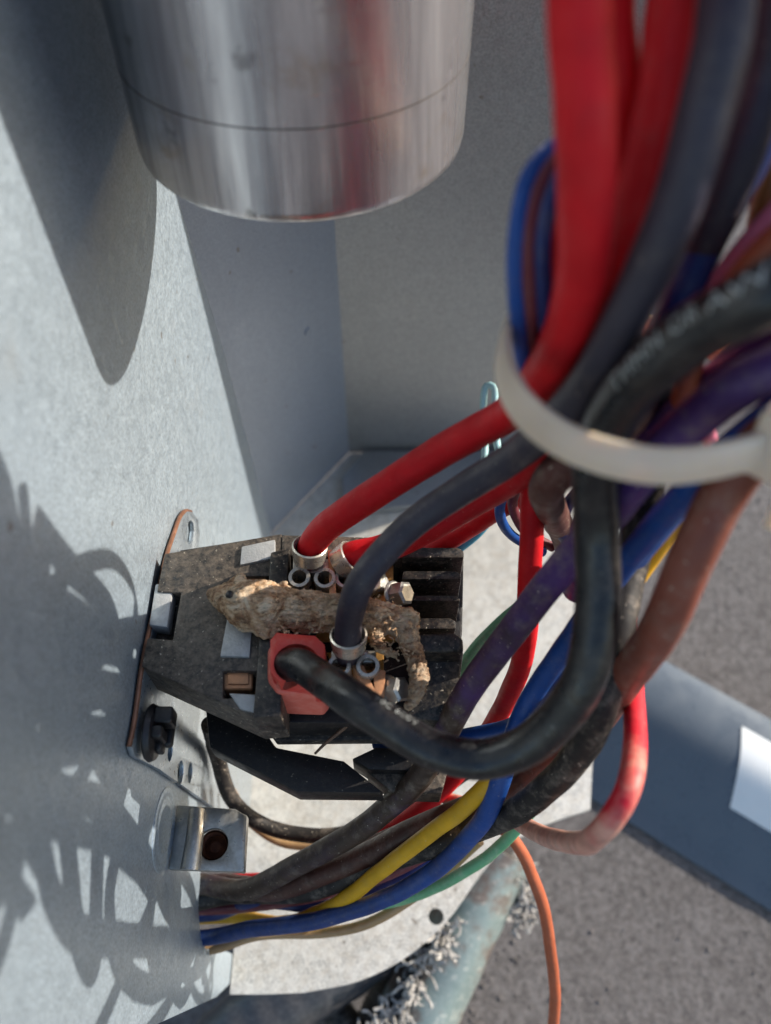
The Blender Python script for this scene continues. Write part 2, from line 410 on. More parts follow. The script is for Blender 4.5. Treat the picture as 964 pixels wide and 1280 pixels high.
# mounting plate against the side panel
pl_px = [(171, 905), (165, 933), (169, 946), (200, 962), (300, 1032), (330, 1000), (330, 900), (300, 760), (262, 700), (248, 690), (250, 668), (248, 650), (241, 640), (234, 639), (227, 648), (220, 668), (212, 692), (194, 770), (181, 833)]
XP = -45.7
plate_yz = []
for x, y in pl_px: plate_yz.append(PX(x, y, XP))
slot = prism([PX(x, y, XP) + Vector((4, 0, 0)) for x, y in [(234, 662), (236, 653), (239, 650), (242, 654), (243, 664), (241, 676), (237, 681), (234, 675)]], 10, 0, 1, Vector((-1, 0, 0)))
holes = [slot]
for x, y, r in ((213, 940, 1.9), (226, 966, 2.6), (238, 966, 2.3)):
    holes.append(lathe([(0, -5), (r, -5), (r, 5), (0, 5)], PX(x, y, XP), Vector((1, 0, 0)), 18))
plate = build('mounting_plate', cut(prism(plate_yz, 1.0, 0, 1, Vector((-1, 0, 0))), holes, .3), MAT['plate'], con)
rim = [p + Vector((-.5, -.02, .05)) for p in [PX(x, y, XP) for x, y in [(165, 933), (171, 905), (181, 833), (194, 770), (212, 692), (220, 668), (227, 648), (234, 639), (241, 640)]]]
build('raw_edge', tube_bm(spline(rim, 1.5), .5, 8), MAT['copper_edge'], plate)

cov_px = [(206, 692), (352, 667), (354, 896), (322, 899), (177, 833)]
cover = pxprism(cov_px, FZ, 12, 0)
W_ = [pxprism(rect(298, 708, 338, 744), FZ + 4, 10, 0), pxprism(rect(274, 828, 320, 863), FZ + 4, 10, 0), pxprism([(180, 727), (221, 729), (210, 789), (165, 785)], FZ + 4, 9, 0)]
body = build('cover', cut(cover, W_, .45), MAT['phenolic_dusty'], con)
build('lower_body', pxprism([(207, 690), (352, 668), (580, 688), (578, 790), (562, 905), (322, 903), (182, 832)], FZ - 12.05, 10, .5), MAT['phenolic_clean'], con)
cl = build('latch_clip', pxprism([(194, 729), (217, 731), (209, 784), (186, 781)], FZ - .4, 4, .5), MAT['grey_inlay'], con)
for nm, px, z in (('inlay', [(302, 683), (344, 674), (344, 697), (300, 706)], FZ + .7), ('inlay', [(284, 772), (316, 774), (312, 821), (275, 820)], FZ + .7), ('inlay', [(286, 866), (322, 868), (324, 892), (300, 886)], FZ + .5)):
    build(nm, pxprism(px, z, 1.6, .3), MAT['grey_inlay'], body)
for px in (rect(300, 711, 336, 743), rect(278, 830, 316, 862)):
    c = build('contact', pxprism(px, FZ - 1.6, 4, .6, 3), MAT['copper'], con)
    x0, y0, x1, y1 = px[0][0], px[0][1], px[2][0], px[2][1]
    build('contact_face', pxprism(rect(x0 + 6, y0 + 6, x1 - 5, y1 - 7), FZ - 1.1, 1, .3), MAT['copper'], c)
build('divider', pxprism([(322, 822), (352, 800), (352, 896), (316, 897)], FZ + 2.2, 8, .5), MAT['phenolic'], con)
build('divider', pxprism([(338, 690), (362, 684), (358, 746), (334, 750)], FZ + 2.2, 8, .5), MAT['phenolic'], con)
build('divider', pxprism([(326, 750), (346, 750), (340, 822), (322, 822)], FZ + 1.8, 8, .5), MAT['phenolic'], con)
build('top_rail', pxprism([(352, 668), (505, 672), (505, 697), (470, 699), (352, 694)], FZ + .3, 14, .6), MAT['phenolic_dusty'], con)
# ribbed arc barrier
for y0, y1, x1, z in ((684, 697, 580, FZ + 1.6), (713, 724, 577, FZ - .2), (744, 751, 575, FZ - 1.5), (772, 786, 570, FZ - 3)):
    build('barrier_rib', pxprism([(504, y0), (x1 - 7, y0), (x1, y0 + 4), (x1, y1), (502, y1)], z, 26, .5), MAT['phenolic'], con)
build('barrier_spine', pxprism([(498, 690), (522, 690), (522, 790), (498, 790)], FZ - 6, 14, .4), MAT['phenolic_clean'], con)
sw = build('side_wall', prism([PZ(515, 792, FZ + 2), PZ(568, 790, FZ + 2), PZ(579, 797, FZ + 2), PZ(580, 815, FZ + 1), PZ(512, 815, FZ + 1)], 24, .8, 3), MAT['phenolic'], con)
build('side_wall_apron', prism([PZ(526, 812, FZ - 3), PZ(580, 812, FZ - 3), PZ(575, 850, FZ - 5), PZ(560, 902, FZ - 7), PZ(508, 898, FZ - 7), PZ(520, 850, FZ - 5)], 13, .6), MAT['phenolic'], con)
# lower housing and coil foot
build('coil_housing', pxprism([(257, 886), (322, 900), (345, 934), (430, 951), (480, 991), (372, 990), (262, 934)], 112, 7, .5), MAT['phenolic_clean'], con)
build('coil_bridge', pxprism([(330, 905), (560, 905), (556, 924), (345, 926)], FZ - 20, 3, .4), MAT['phenolic'], con)
build('coil_foot', pxprism([(440, 948), (470, 934), (552, 936), (550, 964), (462, 962)], 113, 9, .5), MAT['phenolic_clean'], con)
build('coil_foot_ledge', pxprism([(458, 964), (560, 962), (552, 992), (490, 990)], 110, 8, .5), MAT['phenolic_dusty'], con)
# brass conductors
for px, z in (([(362, 700), (412, 700), (412, 748), (362, 748)], FZ - 5), ([(470, 712), (492, 706), (492, 770), (470, 775)], FZ - 2), ([(395, 742), (500, 742), (505, 800), (395, 800)], FZ - 7), ([(408, 815), (480, 815), (480, 885), (440, 885)], FZ - 5)):
    build('brass_strip', pxprism(px, z, 1.4, .3), MAT['brass'], con)
for px in ([(466, 835), (482, 838), (480, 888), (470, 888)], [(410, 688), (418, 686), (420, 745), (412, 745)], [(440, 830), (455, 832), (474, 874), (462, 880)]):
    build('terminal_tab', pxprism(px, FZ + 2.5, 8, .2), MAT['copper'], con)
for x, y, z in ((503, 742, FZ + 1.2), (497, 862, FZ + 1.2), (472, 728, FZ - 1)):
    c = PZ(x, y, z); ax = Vector((.75, -.15, .62)).normalized()
    s_ = build('terminal_screw', lathe([(0, 0), (2.9, 0), (2.9, .3), (2.6, .6), (0, .62)], c - ax * 2.2, ax, 24), MAT['zinc'], con)
    build('hex_head', lathe([(0, 3.6), (1.9, 3.6), (2.45, 3.2), (2.45, .6), (0, .6)], c - ax * 2.2, ax, 6), MAT['zinc'], s_)

# ------------------------------------------------------------------ black plastic bushing at the plate's near end
gp = PX(186, 916, XP + 1); gx = Vector((1, 0, 0))
bush = empty('push_in_bushing', gp + Vector((0, 0, -8)), 'black plastic push-in bushing on the zinc plate beside the contactor', 'bushing')
bm = lathe([(0, 0), (5.0, 0), (5.4, .5), (5.0, 1.4), (4.2, 1.8), (0, 1.8)], gp, gx, 28)
build('flange', bm, MAT['black_plastic'], bush)
for dy, dz, wy, wz, h in ((2.3, 1.8, 1.6, 2.2, 5), (-.9, 1.8, 1.2, 2.4, 3.6), (.4, -2.3, 2.4, 1.1, 4.2), (-2.2, -1, 1.3, 1.7, 3)):
    c = gp + Vector((h, dy, dz))
    build('prong', prism([c + Vector((0, a * wy, b * wz)) for a, b in ((-1, -1), (1, -1), (1, 1), (-1, 1))], h - 1.5, .7, 3, Vector((-1, 0, 0))), MAT['black_plastic'], bush)

# ------------------------------------------------------------------ wires
def face_frames(path):
    T, _ = frames(path); N = []
    for p, t in zip(path, T):
        n = (CAM - p); n = (n - t * n.dot(t)).normalized(); N.append(n)
    return T, N

PATH = {}; RK = .87
def wire(name, label, pts, r, mat, cat='wire', seg=18, group=None, wob=.03):
    r *= RK; path = spline(pts, 1.0); sd_ = Vector((len(PATH) * 7.3, 1.7, 4.1))
    for i_ in range(len(path)):
        q_ = path[i_].copy(); path[i_] = q_ + noise.noise_vector(q_ * .045 + sd_) * .55 + noise.noise_vector(q_ * .16 + sd_) * .12
    o = build(name, tube_bm(path, r, seg, wob=wob), mat, None, True, 60)
    PATH[o.name] = (path, r)
    return tag(o, label, cat, group)

def wraptext(o, text, start, size, phi0, mat, flip=1):
    """print lying on the cable's jacket, start in mm along the path"""
    path, r = PATH[o.name]; T, N = face_frames(path)
    cu = bpy.data.curves.new('t', 'FONT'); cu.body = text; cu.size = size; cu.align_y = 'CENTER'; cu.space_character = 1.15
    to = bpy.data.objects.new('t', cu); COL.objects.link(to)
    dg = bpy.context.evaluated_depsgraph_get(); dg.update()
    me = bpy.data.meshes.new_from_object(to.evaluated_get(dg)); bm = bmesh.new(); bm.from_mesh(me)
    bpy.data.objects.remove(to); bpy.data.curves.remove(cu); bpy.data.meshes.remove(me)
    bmesh.ops.subdivide_edges(bm, edges=[e_ for e_ in bm.edges if e_.calc_length() > .5], cuts=2, use_grid_fill=True)
    cum = [0]
    for a, b in zip(path, path[1:]): cum.append(cum[-1] + (b - a).length)
    for v in bm.verts:
        u = start + v.co.x * flip; i = max(0, min(len(path) - 2, next((k for k in range(len(cum) - 1) if cum[k + 1] > u), len(path) - 2)))
        f = (u - cum[i]) / max(1e-6, cum[i + 1] - cum[i])
        p = path[i].lerp(path[i + 1], f); t = T[i].lerp(T[i + 1], f).normalized(); n = N[i].lerp(N[i + 1], f); n = (n - t * n.dot(t)).normalized()
        b = n.cross(t) * flip; ph = phi0 + v.co.y / r
        v.co = p + (n * math.cos(ph) + b * math.sin(ph)) * (r * 1.03 + .05)
    t_ = build('print', bm, mat, o); return t_

def V(x, y, z): return Vector((x, y, z))
P0 = P
def P(px, py, t):                           # harness depths: widths in the photo over true wire gauges
    f = .84 if t < 118 else min(1.0, .84 + .16 * (t - 118) / 50)
    return P0(px, py, t * f)
def UP(px, py, t, dz=70): return P(px, py, t) + V(3, -2, dz)   # where the harness climbs out of view

WM = {}
for k, h, kw in (('red', 'cf1a22', {'dust': .05, 'rough': .5, 'spec': .2}), ('red2', 'c41b23', {'dust': .1, 'rough': .5, 'spec': .2}), ('slate', '38343e', {'dust': .15, 'rough': .48}), ('black', '141417', {'dust': .14, 'rough': .3, 'spec': .5}),
                 ('black_dusty', '221e1c', {'dust': .6, 'rough': .6}), ('purple', '553672', {'dust': .3}), ('purple_dusty', '3d2747', {'dust': .6, 'dustc': '6a5347', 'rough': .55}),
                 ('blue', '15478f', {'dust': .12}), ('navy', '1d2f66', {'dust': .15}), ('maroon', '6b3038', {'dust': .2}), ('brown', '8a4a38', {'dust': .25}),
                 ('brown_dark', '54302a', {'dust': .5, 'rough': .55}), ('yellow', 'dba51c', {'dust': .15}), ('green', '6fae7c', {'dust': .4, 'dustc': 'd8d6bb'}), ('orange', 'a9593a', {'dust': .1}),
                 ('teal', 'a5cfcf', {'dust': .2}), ('teal_blue', '3f97b4', {'dust': .15}), ('pink', 'd3788e', {'dust': .1}), ('tan', 'a8875f', {'dust': .3}), ('amber', '9a5a25', {'dust': .2})):
    WM[k] = m_wire('jacket_' + k, h, **kw)
WM['red_faded'] = m_wire('jacket_red_faded', 'cc2030', dust=.12, worn=('d69a86', .38, .52))
WM['brown_fade'] = m_wire('jacket_brown_grimy', '7d4435', dust=.35, worn=('4c2e26', .5, .68))
WM['blue_fade'] = m_wire('jacket_blue_grimy', '15478f', dust=.15, worn=('2b4278', .55, .78))
WM['purple_fade'] = m_wire('jacket_purple_fading', '4b2f66', dust=.45, worn=('43342b', .40, .62))

def terminal(parent, ring, curls, base, z, r):
    """tinned push-on terminal: crimp barrel round the wire's end, shoulder, two rolled edges"""
    top = build('crimp_barrel', lathe([(r * .86, -1.8), (r * 1.0, -1.7), (r * 1.06, 0), (r * 1.1, 1.6), (r * 1.0, 1.8), (r * .86, 1.0)], ring[0], ring[1], 28), MAT['tin'], parent)
    for c in curls:
        build('rolled_edge', lathe([(1.45, .0), (2.1, .0), (2.2, -.4), (2.2, -7.5), (1.45, -7.5), (1.45, 0)], PZ(c[0], c[1], z), Vector((0, -.12, 1)), 24), MAT['tin'], parent)
    build('shoulder', pxprism(base, z - 1.5, 4, .4), MAT['tin'], parent)

# red wire to the upper terminal
p0 = PZ(386, 700, FZ + 2); p1 = PZ(388, 690, FZ + 5)
o = wire('power_wire', 'bright red wire arching from the terminal above the lizard up through the tie', [p0, p1, PZ(398, 668, FZ + 10), P(432, 638, 153), P(480, 607, 149), P(560, 561, 143), P(635, 517, 135), P(690, 448, 117), P(720, 370, 103), P(734, 260, 92), P(733, 130, 85), P(729, -30, 80), UP(729, -30, 80)], 3.2, WM['red'])
terminal(o, (PZ(387, 690, FZ + 6), Vector((.1, .3, 1))), [(374, 721), (406, 722)], rect(366, 698, 414, 716), FZ + 3.5, 3.2)
o = wire('power_wire', 'red wire leaving the terminal under the slate wire, rising into the bundle', [PZ(428, 704, FZ + 1), PZ(440, 695, FZ + 3), PZ(478, 686, FZ + 5), P(540, 658, 156), P(600, 622, 152), P(650, 590, 146), P(695, 545, 136), P(738, 470, 124), P(776, 370, 110), P(802, 250, 100), P(832, 120, 92), P(850, -30, 86), UP(850, -30, 86)], 3.3, WM['red2'])
terminal(o, (PZ(433, 700, FZ + 2.6), Vector((.75, .2, .6))), [(432, 722), (462, 726)], rect(424, 704, 470, 716), FZ + 2, 3.2)
wire('power_wire', 'red wire running straight down between the brown stub and the purple wire', [UP(768, -30, 89), P(768, -30, 89), P(776, 120, 97), P(762, 290, 111), P(725, 420, 130), P(690, 520, 142), P(665, 600, 150), P(663, 680, 153), P(661, 760, 156), P(650, 840, 164), P(600, 930, 182), P(535, 1005, 190), P(470, 1050, 198), P(380, 1095, 204), V(-50, 34, 40), V(-80, 32, 36)], 2.5, WM['red'])
wire('power_wire', 'short salmon red wire behind the slate wire next to the teal one', [P(500, 730, 190), P(540, 690, 184), P(600, 650, 176), P(650, 618, 166), P(700, 560, 150), P(738, 490, 142), P(758, 400, 136), P(790, 280, 122), P(812, 180, 112)], 2.8, WM['red2'])  # hidden upper run added to thicken the harness shadow on the side panel
wire('power_wire', 'thin red wire beside the navy loops behind the front red wire', [P(690, 200, 110), P(684, 290, 112), P(686, 360, 116), P(700, 440, 128)], 1.8, WM['red'])
# slate wire
o = wire('power_wire', 'slate grey wire curving from the lower terminal over the lizard', [PZ(436, 818, FZ + 2), PZ(435, 805, FZ + 7), PZ(437, 775, FZ + 12), P(452, 728, 145), P(497, 672, 143), P(565, 620, 140), P(640, 571, 133), P(700, 518, 120), P(760, 440, 106), P(820, 320, 94), P(868, 200, 87), P(905, 60, 82), P(922, -40, 80), UP(922, -40, 80)], 2.85, WM['slate'])
terminal(o, (PZ(436, 801, FZ + 7), Vector((0, .3, 1))), [(424, 832), (460, 832)], rect(414, 812, 470, 828), FZ + 4, 3.1)
# thick black cable with its red boot
EB = [PZ(362, 832, FZ + 6), PZ(376, 832, FZ + 9), PZ(400, 846, FZ + 12), P(440, 876, 138), P(490, 910, 136), P(540, 938, 135), P(600, 950, 134), P(655, 936, 132), P(702, 896, 129), P(733, 835, 126), P(745, 750, 124), P(744, 660, 122), P(742, 590, 118), P(762, 525, 110), P(808, 468, 100), P(880, 415, 92), P(960, 372, 85), P(1060, 312, 84), P(1130, 200, 88), P(1150, 90, 88), UP(1150, 90, 88)]
o = wire('power_cable', 'thick black cable looping from the red boot and up under the tie', EB, 3.45, WM['black'], 'cable', 22)
black = o
bt = [(346, 791), (394, 795), (406, 806), (406, 846), (398, 856), (348, 850), (338, 840), (338, 800)]
bz = FZ + 8
boot = build('insulating_boot', cut(pxprism(bt, bz, 9, .0), [lathe([(0, -6), (3.7, -6), (3.7, 6), (0, 6)], PZ(371, 829, bz), Vector((.45, -.1, 1)), 32)], .9), MAT['boot'], o)
build('boot_skirt', pxprism([(342, 800), (398, 800), (408, 812), (408, 858), (400, 868), (346, 866), (334, 850), (334, 812)], bz - 5, 12, 1.0, 3), MAT['boot_pale'], boot)
def along(o, px, py):
    best, bu, u = 1e9, 0, 0; path = PATH[o.name][0]
    for i, p in enumerate(path):
        if i: u += (p - path[i - 1]).length
        d_ = p - CAM; dep = d_.y * ct - d_.z * st; x = W0 / 2 + F * d_.x / dep; y = H0 / 2 - F * (d_.y * st + d_.z * ct) / dep
        e_ = (x - px) ** 2 + (y - py) ** 2
        if e_ < best: best, bu = e_, u
    return bu
wraptext(o, 'THHN OR AWM', along(o, 800, 480), 2.5, .55, MAT['ink'])
wraptext(o, '90C 600V', along(o, 462, 890), 1.6, .8, MAT['ink2'])
# other wires of the harness
o = wire('harness_wire', 'dusty black wire curving under the thick cable to the notch', [P(860, 480, 125), P(812, 600, 135), P(792, 700, 139), P(774, 790, 136), P(754, 880, 138), P(716, 953, 145), P(655, 1008, 155), P(580, 1042, 167), P(480, 1078, 180), P(380, 1112, 192), V(-42, 30, 50), V(-56, 28, 44), V(-85, 27, 40)], 3.0, WM['black_dusty'])
wire('harness_wire', 'purple wire turning brown with dust crossing behind the black cable', [UP(1210, 100, 96), P(1210, 100, 96), P(1185, 200, 97), P(1110, 340, 97), P(1030, 422, 96), P(930, 478, 102), P(860, 535, 112), P(790, 607, 122), P(742, 665, 132), P(700, 715, 138), P(640, 790, 146), P(592, 858, 153), P(556, 918, 159), P(512, 985, 166), P(450, 1037, 175), P(380, 1077, 185), P(310, 1112, 196), V(-50, 32, 52), V(-85, 30, 46)], 2.95, WM['purple_fade'])
wire('harness_wire', 'purple wire tucked behind the thick black cable above the tie', [UP(1105, 90, 96), P(1105, 90, 96), P(1085, 270, 102), P(1025, 395, 108), P(930, 455, 118), P(850, 515, 126), P(770, 590, 136), P(735, 660, 146), P(720, 740, 156)], 3.2, WM['purple'])
wire('harness_wire', 'blue wire running down to the pan as the lowest strand', [UP(1265, 120, 102), P(1265, 120, 102), P(1235, 240, 103), P(1140, 395, 103), P(1040, 466, 102), P(930, 545, 110), P(860, 612, 120), P(790, 692, 132), P(735, 768, 142), P(692, 828, 150), P(655, 890, 155), P(634, 950, 154), P(608, 1015, 158), P(560, 1074, 168), P(490, 1119, 177), P(400, 1149, 188), P(310, 1163, 199), V(-47, 20.5, 46), V(-80, 20, 36)], 2.25, WM['blue_fade'])
wire('harness_wire', 'blue wire bending sideways behind the thick cable towards the contactor', [P(840, 640, 130), P(770, 730, 142), P(715, 810, 152), P(680, 868, 158), P(645, 908, 164), P(580, 922, 168), P(520, 928, 172), P(470, 925, 176)], 2.2, WM['blue'])
wire('harness_wire', 'wide reddish brown wire below the tie next to the pink one', [UP(1300, 160, 106), P(1300, 160, 106), P(1240, 300, 108), P(1150, 400, 107), P(1040, 460, 105), P(955, 550, 108), P(905, 620, 113), P(866, 697, 117), P(828, 782, 124), P(776, 858, 140), P(724, 922, 162), P(640, 985, 168), P(560, 1020, 170), P(450, 1072, 182), P(350, 1110, 194), V(-46, 33, 46), V(-85, 31, 42)], 3.2, WM['brown_fade'])
wire('harness_wire', 'dirty dark brown wire lying under the purple one on its way to the notch', [P(600, 1000, 175), P(540, 1028, 178), P(460, 1062, 186), P(370, 1100, 197), V(-44, 33, 40), V(-85, 33, 36)], 2.9, WM['brown_dark'])
wire('harness_wire', 'yellow wire slanting down towards the blue wire over the pan', [P(880, 590, 128), P(818, 688, 140), P(780, 745, 144), P(730, 825, 156), P(680, 905, 152), P(605, 985, 157), P(540, 1040, 165), P(470, 1092, 176), P(410, 1137, 190), P(352, 1152, 208), V(-45, 27, 28), V(-80, 26, 28)], 2.0, WM['yellow'])
wire('harness_wire', 'red wire loop with a faded pink end hanging clear of the bundle', [P(790, 690, 172), P(786, 780, 160), P(793, 860, 146), P(796, 930, 136), P(782, 995, 129), P(750, 1042, 131), P(712, 1055, 144), P(668, 1038, 160), P(620, 1014, 176), P(560, 1000, 190)], 2.05, WM['red_faded'], wob=.08)
wire('harness_wire', 'green wire between the contactor side and the purple wire', [P(690, 730, 186), P(632, 775, 186), P(588, 822, 190), P(560, 866, 196), P(520, 920, 208), P(470, 960, 212)], 2.1, WM['green'])
wire('harness_wire', 'green wire lying lowest on the pan beside the blue wire', [P(730, 900, 162), P(698, 955, 170), P(650, 1030, 181), P(595, 1080, 190), P(520, 1118, 199), P(440, 1142, 207), P(350, 1162, 215), V(-47, 20, 30), V(-80, 20, 30)], 1.6, WM['green'])
wire('harness_wire', 'thin orange brown wire hanging over the pan edge to the ground', [P(560, 1010, 192), P(610, 1024, 194), P(645, 1055, 196), P(672, 1110, 200), P(686, 1170, 205), P(693, 1230, 212), P(690, 1290, 220), P(675, 1360, 235)], 1.75, WM['orange'])
wire('harness_wire', 'tan wire under the blue wire at the notch', [P(600, 1050, 196), P(545, 1100, 202), P(460, 1154, 206), P(390, 1168, 212), P(320, 1170, 214), V(-47, 18.6, 36), V(-80, 18, 34)], 1.5, WM['tan'])
wire('harness_wire', 'thin maroon wire dipping between the dark strands near the notch', [P(560, 1050, 190), P(500, 1085, 194), P(430, 1110, 199), P(350, 1128, 205), V(-47, 28, 38), V(-80, 28, 36)], 1.7, WM['maroon'])
wire('harness_wire', 'navy wire sagging between the yellow wire and the dark strands', [P(560, 1060, 196), P(500, 1100, 197), P(440, 1130, 200), P(380, 1132, 205), P(320, 1128, 209), V(-47, 27, 34), V(-80, 26, 34)], 1.9, WM['navy'])
# thin looped wires on the left of the bundle
for k, (mt, lb) in enumerate((('blue', 'thin blue wire, outermost of the looped strands behind the tie'), ('maroon', 'thin maroon wire looped between the blue and navy strands'), ('navy', 'thin navy wire, innermost of the looped strands behind the tie'))):
    dx = k * 15; q = k * 2
    end = [[P(640, 590, 156), P(625, 635, 162), P(640, 668, 168), P(680, 690, 174)], [P(655, 585, 156), P(640, 632, 164), P(655, 664, 170), P(690, 685, 176)], [P(735, 590, 150), P(708, 632, 156), P(702, 668, 160), P(722, 690, 166)]][k]
    wire('control_wire', lb, [P(730 + dx, 175 + q, 104), P(690 + dx * .7, 188 + q * 2, 102), P(662 + dx, 222 + q * 3, 101), P(648 + dx, 290, 102), P(649 + dx, 370, 108), P(656 + dx, 450, 122), P(664 + dx * .7, 530, 142)] + end, 1.22, WM[mt], group=None)
wire('harness_wire', 'dark brown wire stub bending away just below the tie', [P(880, 300, 122), P(840, 410, 128), P(790, 515, 127), P(740, 560, 127), P(702, 588, 130), P(684, 612, 136), P(690, 640, 150), P(706, 670, 168), P(720, 720, 182)], 3.2, WM['brown_dark'])  # length above the tie is unseen, added to fill out the bundle's shadow
wire('control_wire', 'pale teal wire hooked up against the back panel', [P(600, 640, 200), P(606, 560, 204), P(604, 505, 206), P(608, 483, 206), P(617, 484, 205), P(619, 510, 204), P(622, 560, 200), P(640, 600, 190)], 1.05, WM['teal'])
wire('control_wire', 'blue teal wire running down behind the top of the contactor', [P(700, 560, 170), P(655, 595, 176), P(625, 630, 180), P(595, 664, 184), P(560, 695, 188), P(535, 735, 194)], 1.9, WM['teal_blue'])
wire('control_wire', 'thin pink wire peeping out beside the wide brown wire', [P(985, 250, 106), P(915, 325, 110), P(870, 410, 118), P(885, 540, 130), P(890, 610, 138), P(868, 690, 146), P(840, 735, 152), P(800, 800, 165)], 1.25, WM['pink'])
wire('control_wire', 'orange wire in the gap above the thick black cable', [P(985, 285, 102), P(930, 345, 106), P(880, 420, 114), P(850, 500, 124)], 1.7, WM['orange'])
wire('control_wire', 'dark navy wire in the gap beside the slate wire', [UP(980, -20, 98), P(980, -20, 98), P(972, 70, 102), P(945, 185, 107), P(892, 292, 112), P(850, 380, 116), P(820, 450, 124)], 2.5, WM['navy'])
wire('power_wire', 'charcoal wire at the edge of the bundle next to the slate wire', [UP(975, -40, 92), P(975, -40, 92), P(962, 70, 98), P(925, 210, 104), P(875, 320, 114), P(830, 420, 126), P(785, 500, 134), P(755, 570, 146), P(740, 640, 160)], 2.9, WM['slate'])  # tail buried in the bundle, added to close gaps in its cast shadow
wire('control_wire', 'amber wire crossing the corner beside the slate wire', [V(75, 72, 252), V(63, 64, 236), V(60, 54, 225), V(60, 47.5, 219), V(60, 53, 217), V(60, 68, 222), V(55, 84, 228), P(985, 100, 112), P(965, 220, 112), P(950, 310, 112), P(930, 400, 116)], 2.2, WM['amber'])
wire('coil_wire', 'black wire sagging below the contactor behind the screw tab', [PX(262, 905, -40), P(272, 950, 206), P(288, 998, 210), P(330, 1032, 214), P(400, 1044, 214), P(480, 1028, 208), P(545, 990, 200), P(600, 950, 195)], 2.3, WM['black_dusty'])
wire('coil_wire', 'tan wire following the black wire under the contactor', [P(285, 985, 218), P(310, 1024, 220), P(350, 1050, 221), P(410, 1056, 220), P(480, 1042, 215), P(550, 1010, 208)], 1.6, WM['tan'])

# ------------------------------------------------------------------ cable tie: a band round the bundle
tie = empty('cable_tie', P(760, 560, 110), 'white nylon cable tie cinched round the wire bundle', 'cable tie')
front = [P(650, 385, 120), P(632, 415, 115), P(629, 460, 110), P(652, 508, 105), P(700, 548, 101), P(760, 572, 98), P(830, 583, 96), P(905, 575, 96), P(972, 553, 98)]
back = [P(1000, 515, 110), P(975, 470, 128), P(880, 430, 140), P(780, 400, 146), P(700, 375, 140), P(662, 370, 128)]
loop = spline(front + back + [front[0]], 1.2)[:-1]
bm = bmesh.new(); n = len(loop); ctr = sum(loop, Vector()) / n
# band axis: the normal of the loop
ax = Vector()
for i in range(n): ax += (loop[i] - ctr).cross(loop[(i + 1) % n] - ctr)
ax.normalize(); rings = []
for i in range(n):
    t = (loop[(i + 1) % n] - loop[i - 1]).normalized(); out = t.cross(ax).normalized(); a2 = out.cross(t).normalized()
    prof_ = [(-1.95, -.5), (-1.95, .3), (-1.6, .5), (0, .62), (1.6, .5), (1.95, .3), (1.95, -.5)]
    rings.append([bm.verts.new(loop[i] + a2 * u + out * v) for u, v in prof_])
for i in range(n):
    A, B = rings[i], rings[(i + 1) % n]
    for k in range(len(A)): bm.faces.new((A[k], A[(k + 1) % len(A)], B[(k + 1) % len(A)], B[k]))
build('strap', bm, MAT['tie'], tie, True, 50)
hp = P(992, 548, 98); t = (P(985, 520, 104) - P(930, 570, 97)).normalized(); u = ax; v = t.cross(u).normalized(); u = v.cross(t).normalized()
build('locking_head', prism([hp + t * a + u * b + v * 3.0 for a, b in ((-4, -3.8), (4, -3.8), (4, 3.8), (-4, 3.8))], 6.0, .7, 3, -v), MAT['tie'], tie)
build('tail', prism([hp + v * 2 + t * a - u * 2 + u * b for a, b in ((-1, -9), (5, -9), (5, 0), (-1, 0))], 1.2, .3, 2, -v), MAT['tie'], tie)

# ------------------------------------------------------------------ dried lizard across the terminals
def lz(px, py, dz): return PZ(px, py, FZ + dz)
def tubes(parts):
    bm = bmesh.new()
    for pts, rad in parts:
        path = spline(pts, .6); m = len(rad) - 1
        def rf(s, rad=rad, m=m):
            x = s * m; i = min(int(x), m - 1); f = x - i; f = f * f * (3 - 2 * f); return rad[i] * (1 - f) + rad[i + 1] * f
        tube_bm(path, rf, 14, bm)
    return bm
bm = tubes([
    ([lz(264, 744, 3.2), lz(274, 746, 4.2), lz(292, 750, 5), lz(312, 757, 5.0), lz(336, 760, 4.4), lz(372, 763, 4.2), lz(410, 768, 4), lz(450, 772, 3.8), lz(485, 772, 3.4), lz(505, 785, 3), lz(513, 805, 2.6), lz(521, 828, 2.6), lz(525, 848, 2.6), lz(519, 868, 2.4), lz(508, 886, 1.8)],
     [1.6, 3.4, 5.0, 5.2, 3.8, 3.9, 3.7, 3.8, 3.7, 2.9, 2.3, 2.1, 2.1, 1.8, .7]),
    ([lz(300, 738, 5), lz(297, 727, 6.2), lz(306, 724, 6)], [2.0, 1.7, 1.0]),                        # brow
    ([lz(330, 770, 4), lz(322, 788, 3.5), lz(338, 796, 2.5), lz(346, 790, 2)], [1.9, 1.3, .9, .5]),   # fore leg
    ([lz(345, 755, 5), lz(356, 742, 4), lz(352, 730, 3), lz(343, 733, 2.6)], [1.7, 1.2, .9, .5]),      # other fore leg
    ([lz(488, 765, 4), lz(508, 766, 5), lz(520, 770, 4.5), lz(519, 784, 3), lz(512, 794, 2)], [2.0, 1.3, 1.1, .9, .5]),  # hind leg
    ([lz(478, 780, 4), lz(470, 800, 4.5), lz(482, 815, 4), lz(496, 818, 3)], [2.1, 1.4, 1.0, .6]),    # other hind leg
    ([lz(430, 762, 5), lz(420, 752, 6.5), lz(400, 752, 7)], [2.4, 1.6, .8])])
def fn(o):
    m = o.modifiers.new('r', 'REMESH'); m.mode = 'VOXEL'; m.voxel_size = .3; m.use_smooth_shade = True
    m = o.modifiers.new('s', 'SMOOTH'); m.iterations = 3
bm = mods(bm, fn)
bm.normal_update()
